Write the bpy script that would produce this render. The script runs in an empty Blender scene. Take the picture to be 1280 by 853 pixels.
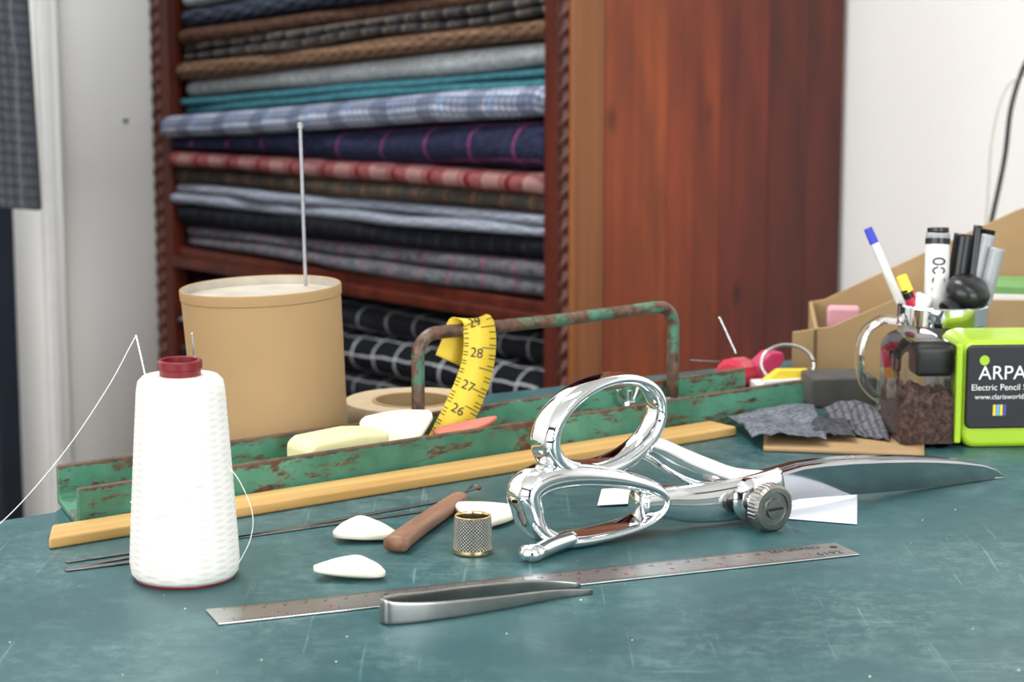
import bpy, bmesh, math, random
from mathutils import Vector, Matrix, noise as mnoise
random.seed(4)
scene = bpy.context.scene
TZ = 0.75          # bench top height (m)

# ------------------------------------------------------------------ helpers
def lin(c):
    c = c/255.0
    return c/12.92 if c <= 0.04045 else ((c+0.055)/1.055)**2.4
def rgb(r, g, b): return (lin(r), lin(g), lin(b), 1.0)

class NT:
    def __init__(s, name):
        s.m = bpy.data.materials.new(name); s.m.use_nodes = True
        s.t = s.m.node_tree; s.n = s.t.nodes; s.l = s.t.links
        s.b = s.n['Principled BSDF']
    def node(s, typ, **kw):
        n = s.n.new(typ)
        for k, v in kw.items(): setattr(n, k, v)
        return n
    def link(s, a, b): s.l.new(a, b)
    def coords(s, kind='Object', scale=(1, 1, 1)):
        tc = s.node('ShaderNodeTexCoord'); mp = s.node('ShaderNodeMapping')
        mp.inputs['Scale'].default_value = scale
        s.link(tc.outputs[kind], mp.inputs['Vector']); return mp.outputs['Vector']
    def noise(s, vec, scale, detail=4, rough=.55, dist=0):
        n = s.node('ShaderNodeTexNoise'); n.inputs['Scale'].default_value = scale
        n.inputs['Detail'].default_value = detail; n.inputs['Roughness'].default_value = rough
        n.inputs['Distortion'].default_value = dist
        if vec is not None: s.link(vec, n.inputs['Vector'])
        return n.outputs['Fac']
    def ramp(s, fac, stops):
        r = s.node('ShaderNodeValToRGB'); e = r.color_ramp.elements
        while len(e) < len(stops): e.new(.5)
        for i, (p, c) in enumerate(stops):
            e[i].position = p; e[i].color = c if len(c) == 4 else (*c, 1)
        s.link(fac, r.inputs['Fac']); return r.outputs['Color']
    def mix(s, fac, a, b, mode='MIX'):
        m = s.node('ShaderNodeMix', data_type='RGBA', blend_type=mode)
        for sock, v in ((m.inputs[0], fac), (m.inputs[6], a), (m.inputs[7], b)):
            if isinstance(v, (int, float, tuple)): sock.default_value = v
            else: s.link(v, sock)
        return m.outputs[2]
    def math(s, op, a, b=0.0, clamp=False):
        m = s.node('ShaderNodeMath', operation=op, use_clamp=clamp)
        for i, v in enumerate((a, b)):
            if isinstance(v, (int, float)): m.inputs[i].default_value = v
            else: s.link(v, m.inputs[i])
        return m.outputs[0]
    def bump(s, h, strength=.3, dist=.001):
        b = s.node('ShaderNodeBump'); b.inputs['Strength'].default_value = strength
        b.inputs['Distance'].default_value = dist
        s.link(h, b.inputs['Height']); s.link(b.outputs['Normal'], s.b.inputs['Normal'])

def mat(name, col, rough=.5, metal=0.0, var=0.0, vscale=30, bump=0.0, bscale=200, bdist=.0006,
        spec=None, trans=0.0, coat=0.0, ior=1.45, stretch=(1, 1, 1)):
    t = NT(name); b = t.b
    b.inputs['Roughness'].default_value = rough; b.inputs['Metallic'].default_value = metal
    b.inputs['Base Color'].default_value = col; b.inputs['IOR'].default_value = ior
    if spec is not None: b.inputs['Specular IOR Level'].default_value = spec
    if trans: b.inputs['Transmission Weight'].default_value = trans
    if coat: b.inputs['Coat Weight'].default_value = coat; b.inputs['Coat Roughness'].default_value = .1
    if var or bump: v = t.coords('Object', stretch)
    if var:
        f = t.noise(v, vscale)
        dk = tuple(c*(1-var) for c in col[:3])+(1,); lt = tuple(min(1, c*(1+var)) for c in col[:3])+(1,)
        t.link(t.ramp(f, [(.3, dk), (.7, lt)]), b.inputs['Base Color'])
    if bump: t.bump(t.noise(v, bscale), bump, bdist)
    return t.m

def empty(name, loc=(0, 0, 0), rz=0.0, parent=None):
    e = bpy.data.objects.new(name, None); e.empty_display_size = .05
    scene.collection.objects.link(e); e.location = loc; e.rotation_euler = (0, 0, rz)
    if parent: e.parent = parent
    return e

def mobj(name, verts, faces, m, parent=None, smooth=False, loc=(0, 0, 0), rot=(0, 0, 0), uvs=None):
    me = bpy.data.meshes.new(name); me.from_pydata([tuple(v) for v in verts], [], faces)
    if uvs:
        uv = me.uv_layers.new(name='UVMap')
        for lp in me.loops: uv.data[lp.index].uv = uvs[lp.vertex_index]
    ms = m if isinstance(m, (list, tuple)) else [m]
    for x in ms: me.materials.append(x)
    bm = bmesh.new(); bm.from_mesh(me); bmesh.ops.recalc_face_normals(bm, faces=bm.faces[:]); bm.to_mesh(me); bm.free()
    if smooth:
        for p in me.polygons: p.use_smooth = True
    me.update()
    o = bpy.data.objects.new(name, me); scene.collection.objects.link(o)
    o.location = loc; o.rotation_euler = rot
    if parent: o.parent = parent
    return o

def bevel(o, w, seg=2, ang=35):
    b = o.modifiers.new('bev', 'BEVEL'); b.width = w; b.segments = seg
    b.limit_method = 'ANGLE'; b.angle_limit = math.radians(ang)
    for p in o.data.polygons: p.use_smooth = True
    wn = o.modifiers.new('wn', 'WEIGHTED_NORMAL'); wn.keep_sharp = True
    return o

def sharpen(o, ang=35):
    bm = bmesh.new(); bm.from_mesh(o.data); bmesh.ops.remove_doubles(bm, verts=bm.verts[:], dist=1e-6)
    bmesh.ops.recalc_face_normals(bm, faces=bm.faces[:])
    for e in bm.edges:
        if len(e.link_faces) == 2 and e.calc_face_angle(0) > math.radians(ang): e.smooth = False
    bm.to_mesh(o.data); bm.free(); return o

def box(name, lo, hi, m, parent=None, bev=0.0, rot=(0, 0, 0), seg=2):
    c = [(lo[i]+hi[i])/2 for i in range(3)]; h = [(hi[i]-lo[i])/2 for i in range(3)]
    v = [(x*h[0], y*h[1], z*h[2]) for x in (-1, 1) for y in (-1, 1) for z in (-1, 1)]
    f = [(0, 1, 3, 2), (4, 6, 7, 5), (0, 4, 5, 1), (2, 3, 7, 6), (0, 2, 6, 4), (1, 5, 7, 3)]
    o = mobj(name, v, f, m, parent, loc=c, rot=rot)
    if bev: bevel(o, bev, seg)
    return o

def prism(name, poly, z0, z1, m, parent=None, bev=0.0, axis='z', loc=(0, 0, 0), rot=(0, 0, 0), seg=2, shear=None):
    n = len(poly); P = {'z': lambda a, b, c: (a, b, c), 'y': lambda a, b, c: (a, c, b), 'x': lambda a, b, c: (c, a, b)}[axis]
    v = [P(a, b, z0) for a, b in poly]+[P(a, b, z1) for a, b in poly]
    if shear: v = [shear(*q) for q in v]
    f = [tuple(range(n)), tuple(range(n, 2*n))]+[(i, (i+1) % n, n+(i+1) % n, n+i) for i in range(n)]
    o = mobj(name, v, f, m, parent, loc=loc, rot=rot)
    if bev: bevel(o, bev, seg)
    return o

def lathe(name, prof, m, parent=None, loc=(0, 0, 0), rot=(0, 0, 0), seg=48, smooth=True, sharp=35, rfun=None):
    v = []; f = []; n = len(prof)
    for i in range(seg):
        a = 2*math.pi*i/seg
        for j, (r, z) in enumerate(prof):
            k = rfun(a, j) if rfun else 1.0
            v.append((r*k*math.cos(a), r*k*math.sin(a), z))
    for i in range(seg):
        for j in range(n-1):
            a = i*n+j; b = ((i+1) % seg)*n+j
            f.append((a, b, b+1, a+1))
    return sharpen(mobj(name, v, f, m, parent, smooth=smooth, loc=loc, rot=rot), sharp)

def catmull(pts, closed=False, n=8):
    pts = [Vector(p) for p in pts]; out = []; N = len(pts)
    rng = range(N) if closed else range(N-1)
    for i in rng:
        p1, p2 = pts[i], pts[(i+1) % N]
        p0 = pts[(i-1) % N] if closed or i > 0 else p1*2-p2
        p3 = pts[(i+2) % N] if closed or i+2 < N else p2*2-p1
        for k in range(n):
            t = k/n
            out.append(.5*((2*p1)+(p2-p0)*t+(2*p0-5*p1+4*p2-p3)*t*t+(3*p1-p0-3*p2+p3)*t**3))
    if not closed: out.append(pts[-1])
    return out

def sweep(name, pts, w, t, N, m, parent=None, closed=False, sec=20, power=2.0, loc=(0, 0, 0), rot=(0, 0, 0)):
    """flat/elliptic bar swept along pts; N = plane normal (width w along N, thickness t in plane)"""
    pts = [Vector(p) for p in pts]; N = Vector(N).normalized(); n = len(pts); v = []; f = []
    g = lambda x, i: x(i/(n-1)) if callable(x) else x
    for i, p in enumerate(pts):
        a = pts[(i-1) % n] if closed or i > 0 else pts[0]
        b = pts[(i+1) % n] if closed or i < n-1 else pts[-1]
        T = (b-a).normalized(); B = T.cross(N).normalized()
        W, H = g(w, i), g(t, i)
        for k in range(sec):
            a2 = 2*math.pi*k/sec; c, s_ = math.cos(a2), math.sin(a2); e = 2/power
            v.append(p+N*(W/2*math.copysign(abs(c)**e, c))+B*(H/2*math.copysign(abs(s_)**e, s_)))
    for i in range(n if closed else n-1):
        j = (i+1) % n
        for k in range(sec):
            l = (k+1) % sec; f.append((i*sec+k, i*sec+l, j*sec+l, j*sec+k))
    if not closed:
        f.append(tuple(range(sec))); f.append(tuple(range((n-1)*sec, n*sec)))
    return mobj(name, v, f, m, parent, smooth=True, loc=loc, rot=rot)

def tube(name, pts, r, m, parent=None, sec=12, loc=(0, 0, 0)):
    pts = [Vector(p) for p in pts]; v = []; f = []; n = len(pts)
    T0 = (pts[1]-pts[0]).normalized(); U = T0.orthogonal().normalized()
    for i, p in enumerate(pts):
        a = pts[max(0, i-1)]; b = pts[min(n-1, i+1)]; T = (b-a).normalized()
        U = (U-T*U.dot(T)).normalized(); W = T.cross(U)
        R = r(i/(n-1)) if callable(r) else r
        for k in range(sec):
            q = 2*math.pi*k/sec; v.append(p+U*R*math.cos(q)+W*R*math.sin(q))
    for i in range(n-1):
        for k in range(sec):
            l = (k+1) % sec; f.append((i*sec+k, i*sec+l, (i+1)*sec+l, (i+1)*sec+k))
    f.append(tuple(range(sec))); f.append(tuple(range((n-1)*sec, n*sec)))
    return mobj(name, v, f, m, parent, smooth=True, loc=loc)

def rod(name, a, b, r, m, parent=None, sec=16, r2=None):
    a = Vector(a); b = Vector(b); r2 = r if r2 is None else r2
    o = tube(name, [a, a+(b-a)*.02, b-(b-a)*.02, b], (lambda u: r+(r2-r)*u), m, parent, sec)
    for p in o.data.polygons:
        if len(p.vertices) > 4: p.use_smooth = False
    return o

def text(name, body, size, m, parent, loc, rot, ext=.00003, align='CENTER'):
    c = bpy.data.curves.new(name, 'FONT'); c.body = body; c.size = size; c.extrude = ext
    c.align_x = align; c.align_y = 'CENTER'; c.materials.append(m)
    o = bpy.data.objects.new(name, c); scene.collection.objects.link(o)
    o.parent = parent; o.location = loc; o.rotation_euler = rot
    return o

# ------------------------------------------------------------------ materials
WHITE = mat('wall_paint', rgb(232, 230, 226), .6, bump=.08, bscale=60)
PANEL = mat('dark_for_reflections', rgb(46, 50, 56), .5, var=.15, vscale=4)  # unseen walls and frames coloured dark to add contrast to the chrome reflections
CEIL = mat('ceiling_paint', rgb(232, 232, 230), .8, var=.02, vscale=3)
CHROME = mat('polished_chrome', (.80, .81, .82, 1), .05, 1.0)
BLADEM = mat('ground_blade_steel', (.50, .51, .52, 1), .12, 1.0, var=.06, vscale=40)
STEEL = mat('brushed_steel', (.54, .53, .51, 1), .32, 1.0, var=.12, vscale=60, bump=.12, bscale=300, stretch=(1, 12, 1))
DKSTEEL = mat('dark_steel', (.2, .2, .2, 1), .4, 1.0, var=.3, vscale=80)
KRAFT = mat('kraft_paper', rgb(164, 134, 96), .85, var=.06, vscale=9, bump=.1, bscale=90, spec=.15)
CARD = mat('cardboard', rgb(162, 134, 98), .88, var=.08, vscale=25, bump=.1, bscale=150, spec=.15)
BLACK = mat('black_plastic', rgb(22, 22, 24), .3, var=.1, vscale=40)
WHITEPL = mat('white_plastic', rgb(228, 226, 222), .35, var=.03, vscale=40)
LIME = mat('lime_plastic', rgb(156, 190, 40), .3, var=.05, vscale=40)
PAPER = mat('white_paper', rgb(222, 224, 232), .8, var=.03, vscale=40)
CHALK = mat('tailors_chalk_white', rgb(222, 214, 194), .8, var=.06, vscale=60, bump=.25, bscale=250)
PINKCH = mat('pink_chalk', rgb(196, 112, 94), .75, var=.1, vscale=80)
SOAP = mat('cream_soap', rgb(222, 210, 160), .5, var=.06, vscale=50, bump=.15, bscale=80)
INK = mat('black_ink', rgb(24, 24, 24), .5, var=.05, vscale=50)
REDINK = mat('red_ink', rgb(150, 40, 40), .5, var=.05, vscale=50)
REDPL = mat('red_plastic', rgb(190, 44, 66), .3, var=.05, vscale=30)
PINK = mat('pink_plastic', rgb(186, 50, 92), .4, var=.08, vscale=30)
YEL = mat('yellow_plastic', rgb(224, 196, 60), .35, var=.05, vscale=40)
BLUE = mat('blue_plastic', rgb(50, 56, 170), .3, var=.05, vscale=30)
GREY = mat('grey_plastic', rgb(150, 152, 155), .3, var=.05, vscale=40)
MAROON = mat('maroon_plastic', rgb(112, 24, 32), .35, var=.08, vscale=40)
GLASS = mat('clear_glass', (1, 1, 1, 1), .02, trans=1.0, ior=1.42, bump=.02, bscale=20)
SMOKE = mat('smoked_plastic', (.80, .77, .75, 1), .04, trans=1.0, ior=1.15, bump=.02, bscale=20)
DIRT = mat('pencil_shavings', rgb(84, 64, 58), .9, var=.7, vscale=420, bump=1.0, bscale=520)
THREADM = mat('white_thread', rgb(236, 234, 226), .8, var=.02, vscale=60)

def table_mat():
    t = NT('teal_linoleum'); v = t.coords()
    big = t.noise(v, 6, 7, .65)
    base = t.ramp(big, [(.3, rgb(33, 71, 75)), (.7, rgb(45, 88, 91))])
    dust = t.noise(v, 26, 10, .82)
    base = t.mix(t.ramp(dust, [(.50, (0, 0, 0)), (.70, (.38, .38, .38))]), base, rgb(108, 140, 140))
    patch = t.ramp(t.noise(v, 8, 4), [(.42, (0, 0, 0)), (.60, (1, 1, 1))])
    base = t.mix(t.mix(1.0, patch, t.ramp(t.noise(v, 110, 6, .75), [(.48, (0, 0, 0)), (.62, (.22, .22, .22))]), 'MULTIPLY'), base, rgb(130, 158, 156))
    for sc, rotz, th0 in (((330, 9, 1), .35, .67), ((10, 290, 1), -.18, .68), ((240, 11, 1), -1.15, .70), ((380, 16, 1), 1.35, .70), ((14, 340, 1), .62, .69)):
        tc = t.node('ShaderNodeTexCoord'); mp = t.node('ShaderNodeMapping')
        mp.inputs['Scale'].default_value = sc; mp.inputs['Rotation'].default_value = (0, 0, rotz)
        t.link(tc.outputs['Object'], mp.inputs['Vector'])
        n = t.noise(mp.outputs['Vector'], 1.0, 3, .5, .3)
        q = t.ramp(n, [(th0, (0, 0, 0)), (th0+.06, (.38, .38, .38))])
        base = t.mix(t.mix(1.0, q, patch, 'MULTIPLY'), base, rgb(140, 168, 166))
    sp = t.noise(v, 420, 2, .5)
    base = t.mix(t.ramp(sp, [(.74, (0, 0, 0)), (.79, (.5, .5, .5))]), base, rgb(170, 190, 186))
    t.link(base, t.b.inputs['Base Color'])
    r = t.noise(v, 14, 6, .65); rr = t.ramp(r, [(.3, (.33, .33, .33)), (.7, (.46, .46, .46))])
    t.link(rr, t.b.inputs['Roughness']); t.bump(t.noise(v, 140, 5), .12, .0005)
    return t.m
TABLE = table_mat()

def paint_rust(name='green_paint_rust'):
    t = NT(name); v = t.coords()
    g = t.ramp(t.noise(v, 25, 4), [(.3, rgb(44, 98, 76)), (.7, rgb(84, 140, 114))])
    rust = t.ramp(t.noise(v, 160, 4), [(.3, rgb(52, 34, 26)), (.7, rgb(108, 70, 48))])
    m = t.ramp(t.noise(t.coords('Object', (.5, 1, 1.6)), 55, 9, .78, .2), [(.525, (0, 0, 0)), (.585, (1, 1, 1))])
    sep = t.node('ShaderNodeSeparateXYZ'); t.link(v, sep.inputs[0])
    edge = t.math('GREATER_THAN', t.math('ADD', sep.outputs[2], t.math('MULTIPLY', t.noise(v, 70, 6, .75), .011)), .0261)
    low = t.math('LESS_THAN', t.math('ADD', sep.outputs[2], t.math('MULTIPLY', t.noise(v, 60, 6, .75), .008)), .0042)
    m2 = t.math('MAXIMUM', t.math('MAXIMUM', m, t.math('MULTIPLY', edge, .9)), t.math('MULTIPLY', low, .8))
    t.link(t.mix(m2, g, rust), t.b.inputs['Base Color'])
    t.b.inputs['Roughness'].default_value = .45; t.bump(t.noise(v, 120, 6), .5, .0012)
    return t.m
GREEN = paint_rust()
def pipe_mat():
    t = NT('worn_painted_pipe'); v = t.coords()
    g = t.ramp(t.noise(v, 40, 4), [(.3, rgb(46, 96, 76)), (.7, rgb(78, 130, 106))])
    rust = t.ramp(t.noise(v, 200, 4), [(.3, rgb(48, 34, 28)), (.7, rgb(112, 78, 58))])
    m = t.ramp(t.noise(v, 45, 6, .7), [(.42, (0, 0, 0)), (.50, (1, 1, 1))])
    t.link(t.mix(m, g, rust), t.b.inputs['Base Color'])
    t.b.inputs['Roughness'].default_value = .4; t.bump(t.noise(v, 150, 6), .4, .001)
    return t.m
PIPE = pipe_mat()

def wood(name, dark, light, stretch=(30, 30, 1.5), scale=1.0, rough=.3, knots=False, off=0.0):
    t = NT(name)
    tc = t.node('ShaderNodeTexCoord'); mp = t.node('ShaderNodeMapping')
    mp.inputs['Scale'].default_value = stretch; mp.inputs['Location'].default_value = (off, off*1.7, off*.6)
    t.link(tc.outputs['Object'], mp.inputs['Vector']); v = mp.outputs['Vector']
    g = t.noise(v, scale, 6, .6, .6)
    col = t.ramp(g, [(.3, dark), (.5, tuple((a+b)/2 for a, b in zip(dark, light))), (.72, light)])
    fine = t.noise(v, scale*5, 3, .6)
    col = t.mix(t.math('MULTIPLY', fine, .45), col, dark)
    if knots:
        mp2 = t.node('ShaderNodeMapping'); mp2.inputs['Scale'].default_value = (1, 9, 4.5)
        mp2.inputs['Location'].default_value = (off, off, off)
        t.link(tc.outputs['Object'], mp2.inputs['Vector'])
        vo = t.node('ShaderNodeTexVoronoi'); vo.inputs['Scale'].default_value = 1.5
        t.link(mp2.outputs['Vector'], vo.inputs['Vector'])
        k = t.ramp(vo.outputs['Distance'], [(.05, (1, 1, 1)), (.16, (0, 0, 0))])
        col = t.mix(k, col, tuple(c*.2 for c in dark[:3])+(1,))
        bl_ = t.ramp(t.noise(t.coords('Object', (1, 6, 2.2)), 3, 3), [(.35, (0, 0, 0)), (.7, (.5, .5, .5))])
        col = t.mix(bl_, col, tuple(c*.5 for c in dark[:3])+(1,))
    t.link(col, t.b.inputs['Base Color']); t.b.inputs['Roughness'].default_value = rough
    t.b.inputs['Specular IOR Level'].default_value = .35
    t.bump(g, .08, .001)
    return t.m
CAB = wood('mahogany_stain', rgb(50, 18, 12), rgb(98, 40, 24))
CABL = wood('stain_light', rgb(102, 56, 28), rgb(152, 94, 52), off=2)
PL = [wood('pine_plank_a', rgb(112, 44, 16), rgb(166, 80, 34), knots=True, off=1),
      wood('pine_plank_b', rgb(102, 36, 14), rgb(152, 66, 28), knots=True, off=3),
      wood('pine_plank_c', rgb(82, 26, 13), rgb(128, 48, 23), knots=True, off=7),
      wood('pine_plank_d', rgb(64, 20, 12), rgb(106, 36, 20), knots=True, off=11)]
STICK = wood('yellow_stick_wood', rgb(172, 130, 70), rgb(212, 176, 112), stretch=(3, 60, 60), rough=.5)
HANDLEW = wood('worn_handle_wood', rgb(110, 76, 58), rgb(164, 124, 100), stretch=(14, 90, 90), rough=.5)
FLOORM = wood('floor_boards', rgb(72, 58, 46), rgb(110, 92, 76), stretch=(2, 14, 1), rough=.4)

def cloth(name, base, var=.25, lines=(), twill=0.0, twc=None, tws=350, fleck=None):
    """woven fabric; lines = (axis 0=u/1=v, period m, width fraction, colour, strength, offset)"""
    t = NT(name)
    tc = t.node('ShaderNodeTexCoord'); sep = t.node('ShaderNodeSeparateXYZ')
    t.link(tc.outputs['UV'], sep.inputs[0])
    n = t.noise(tc.outputs['UV'], 260, 4, .75); n2 = t.noise(tc.outputs['UV'], 70, 4, .7)
    dk = tuple(c*(1-var) for c in base[:3])+(1,); lt = tuple(min(1, c*(1+var)) for c in base[:3])+(1,)
    col = t.ramp(t.math('ADD', t.math('MULTIPLY', n, .65), t.math('MULTIPLY', n2, .35)), [(.42, dk), (.58, lt)])
    jit = t.math('MULTIPLY', t.math('SUBTRACT', t.noise(tc.outputs['UV'], 25, 3), .5), .012)
    if twill:
        a1 = t.math('MULTIPLY', sep.outputs[0], tws)
        tri = t.math('PINGPONG', t.math('MULTIPLY', sep.outputs[0], 1.0), .012)
        s = t.math('ADD', t.math('MULTIPLY', tri, tws*1.0), t.math('MULTIPLY', sep.outputs[1], tws))
        z = t.math('SINE', t.math('ADD', s, a1)); z = t.math('GREATER_THAN', z, 0.0)
        col = t.mix(t.math('MULTIPLY', z, twill), col, twc)
    for ax, per, wd, c, st, of in lines:
        q = t.math('FRACT', t.math('ADD', t.math('DIVIDE', t.math('ADD', sep.outputs[ax], jit if per > .02 else 0.0), per), of+10))
        q = t.math('LESS_THAN', q, wd)
        col = t.mix(t.math('MULTIPLY', q, st), col, c)
    t.link(col, t.b.inputs['Base Color']); t.b.inputs['Roughness'].default_value = .95
    t.b.inputs['Specular IOR Level'].default_value = .05
    t.bump(n2, .6, .003)
    return t.m

# ------------------------------------------------------------------ room (rotated ~47.6 deg to the view)
RA = -math.radians(47.6)
room_rot = (0, 0, RA)
Rm = Matrix.Rotation(RA, 3, 'Z')
def rbox(name, lo, hi, m, bev=0.0):
    o = box(name, lo, hi, m, None, bev)
    o.location = Rm @ Vector(o.location); o.rotation_euler = room_rot
    return o
rbox('wall_back', (-2.8, 2.145, 0), (2.6, 2.25, 2.7), WHITE)
rbox('wall_left', (-2.78, -2.1, 0), (-2.62, 2.145, 2.7), WHITE)
wr_ = empty('wall_right', (0, 0, 0), RA)
box('sill_panel', (2.5, -2.1, 0), (2.6, 2.145, .8), PANEL, wr_)
box('lintel_panel', (2.5, -2.1, 2.3), (2.6, 2.145, 2.7), PANEL, wr_)
box('pier_a', (2.5, -2.1, .8), (2.6, -1.2, 2.3), PANEL, wr_)
box('pier_b', (2.5, 1.0, .8), (2.6, 2.145, 2.3), WHITE, wr_)
w2 = empty('added_side_window', (0, 0, 0), RA)  # frame of an added, unseen side window meant to brighten the left wall
for i, y in enumerate((-1.2, -.12, .95)): box('mullion_%d' % i, (2.52, y, .8), (2.57, y+.05, 2.3), PANEL, w2, .004)
for i, z in enumerate((.8, 2.25)): box('rail_%d' % i, (2.525, -1.2, z), (2.565, 1.0, z+.05), PANEL, w2, .004)
wf = empty('wall_front', (0, 0, 0), RA)
box('sill_panel', (-2.62, -2.2, 0), (2.5, -2.1, .9), PANEL, wf)
box('lintel_panel', (-2.62, -2.2, 2.35), (2.5, -2.1, 2.7), PANEL, wf)
box('pier_a', (-2.62, -2.2, .9), (-2.1, -2.1, 2.35), PANEL, wf)
box('pier_b', (1.3, -2.2, .9), (2.5, -2.1, 2.35), PANEL, wf)
wn = empty('window_1', (0, 0, 0), RA)
for i, x in enumerate((-2.1, -.98, .14, 1.25)):
    box('mullion_%d' % i, (x, -2.17, .9), (x+.05, -2.12, 2.35), PANEL, wn, .004)
for i, z in enumerate((.9, 1.9, 2.3)):
    box('rail_%d' % i, (-2.1, -2.165, z), (1.3, -2.125, z+.05), PANEL, wn, .004)
rbox('floor', (-2.8, -2.2, -.06), (2.6, 2.25, 0), FLOORM)
rbox('ceiling', (-2.8, -2.2, 2.7), (2.6, 2.25, 2.76), CEIL)
rbox('baseboard_back', (-2.62, 2.128, 0), (2.5, 2.145, .12), WHITEPL)
pts = []
for k in range(25):
    a = math.pi*k/24
    pts.append((-2.62+.055*math.sin(a)**.8, 1.645-.095*math.cos(a)))
pil = prism('trim_1', pts, 0, 2.7, WHITE)
for p in pil.data.polygons: p.use_smooth = len(p.vertices) == 4
pil.rotation_euler = room_rot
rbox('trim_2', (-2.62, 1.515, 0), (-2.605, 1.532, 2.7), WHITEPL, .003)
dr = empty('door_1', (0, 0, 0), RA)
DARKF = mat('dark_frame', rgb(42, 48, 58), .35, var=.2, vscale=6)
box('door_leaf', (-2.62, .62, 0), (-2.60, 1.42, .99), DARKF, dr, .004)
box('door_upper_panel', (-2.62, .62, .995), (-2.60, 1.42, 2.1), WHITEPL, dr, .004)
box('door_jamb', (-2.62, 1.425, 0), (-2.597, 1.462, .97), DARKF, dr, .004)
ws = empty('wall_screw', (0, 0, 0), RA); rod('shank', (-2.568, 1.62, .86), (-2.560, 1.62, .86), .0026, DKSTEEL, ws)

# ------------------------------------------------------------------ cabinet
C0 = (0.071, 2.4, 0)
cab = empty('fabric_cabinet', C0, RA)
H_ = 1.95
ys = [.046, .148, .238, .324, .395, .465]
box('side_post', (-.022, 0, 0), (0, .045, H_), CABL, cab, .002)
for i in range(5):
    box('side_plank_%d' % i, (-.020, ys[i], 0), (-.0008, ys[i+1]-.0004, H_), [PL[0], PL[1], PL[2], PL[3], PL[3]][i], cab, .0005)
box('left_side', (-.85, 0, 0), (-.83, .465, H_), CAB, cab, .002)
box('back_panel', (-.83, .45, 0), (-.02, .463, H_), CAB, cab)
for sd, e0, e1 in (('right', -.048, -.0005), ('left', -.8495, -.802)):
    c_ = -.0165 if sd == 'right' else -.8335
    box('stile_%s_back' % sd, (e0, .004, 0), (e1, .02, H_), CAB, cab, .002)
    box('stile_%s_inner' % sd, (e0, -.004, 0), (c_-.0075, .006, H_), CAB, cab, .002)
    box('stile_%s_outer' % sd, (c_+.0075, -.004, 0), (e1, .006, H_), CABL if sd == 'right' else CAB, cab, .002)
for i, (a, b) in enumerate([(1.28, 1.3), (.66, .6845), (.33, .35), (.06, .09), (1.93, 1.95)]):
    box('shelf_%d' % i, (-.83, .004, a), (-.02, .45, b), CAB, cab, .003)
box('shelf_moulding', (-.802, -.006, .657), (-.048, .004, .672), CAB, cab, .003)
box('cornice', (-.87, -.03, 1.95), (.02, .48, 2.0), CAB, cab, .008)
box('plinth', (-.85, -.01, 0), (0, .01, .06), CAB, cab, .004)
ROPE = mat('rope_moulding_stain', rgb(76, 40, 32), .4, var=.3, vscale=60)
def rope(name, x, y, z0, z1, r, pitch=.040):
    v = []; f = []; st = int((z1-z0)/.003); sec = 14
    for i in range(st+1):
        z = z0+(z1-z0)*i/st
        for k in range(sec):
            a = 2*math.pi*k/sec; rr = r*(1+.32*math.cos(2*(a-math.pi*2*z/pitch)))
            v.append((x+rr*math.cos(a), y+rr*math.sin(a), z))
    for i in range(st):
        for k in range(sec):
            l = (k+1) % sec; f.append((i*sec+k, i*sec+l, (i+1)*sec+l, (i+1)*sec+k))
    return mobj(name, v, f, ROPE, cab, smooth=True)
rope('rope_right', -.0165, -.001, .06, 1.93, .0066)
rope('rope_left', -.8335, -.001, .06, 1.93, .0066)

# folded fabrics
stack = empty('folded_fabric_stack', C0, RA)
def folded(name, x0, x1, zl, zr, yf, m, seed, folds=1, yb=.42, amp=.006):
    nx = 110; v = []; f = []; uv = []; base = 0
    for fo in range(folds):
        prof_n = 0
        for i in range(nx+1):
            u = i/nx; x = x0+(x1-x0)*u
            b0 = zl[0]+(zr[0]-zl[0])*u; b1 = zl[1]+(zr[1]-zl[1])*u
            w = mnoise.noise(Vector((u*3.1, seed*7.3, 0)))*amp
            w2 = mnoise.noise(Vector((u*3.1, seed*7.3+5, 0)))*amp
            b0 += w; b1 += w2*.5
            h = (b1-b0)/folds
            sag = mnoise.noise(Vector((u*5.3, seed*2.1, fo*4.0)))*.003 if folds > 1 else 0
            lo = b0+h*fo+.0004+(sag if fo else 0); hi = b0+h*(fo+1)-.0004+(sag if fo < folds-1 else 0)
            r = (hi-lo)/2; c = (hi+lo)/2
            y0 = yf+mnoise.noise(Vector((u*2.3+seed, fo*3.1, seed*1.7)))*.016+mnoise.noise(Vector((u*11+seed, fo*3.1, seed)))*.004+fo*.004
            e = min(u, 1-u)*nx
            y0 += .007*max(0, 1-e/3.0)**2
            cc = c+mnoise.noise(Vector((u*4+3, seed, fo)))*r*.45
            ring = [(yb, hi), (.2, hi), (.1, hi), (y0+r*2.2, hi)]
            for k in range(1, 12):
                a = math.pi*k/12; cs = math.cos(a)
                zz = cc+(hi-cc)*abs(cs)**.92 if cs > 0 else cc-(cc-lo)*abs(cs)**.92
                ring.append((y0+r*1.5*(1-math.sin(a)**1.0), zz))
            ring += [(y0+r*2.2, lo), (.1, lo), (.2, lo), (yb, lo)]
            L = 0; prof_n = len(ring)
            for k, (yy, zz) in enumerate(ring):
                if k: L += math.hypot(yy-ring[k-1][0], zz-ring[k-1][1])
                v.append((x, yy, zz)); uv.append((x, L+fo*.137+seed*.31))
        for i in range(nx):
            for k in range(prof_n-1):
                a = base+i*prof_n+k; f.append((a, a+1, a+prof_n+1, a+prof_n))
        f.append(tuple(base+k for k in range(prof_n))); f.append(tuple(base+nx*prof_n+k for k in range(prof_n)))
        base = len(v)
    return mobj(name, v, f, m, stack, smooth=True, uvs=uv)
K = rgb
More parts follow.
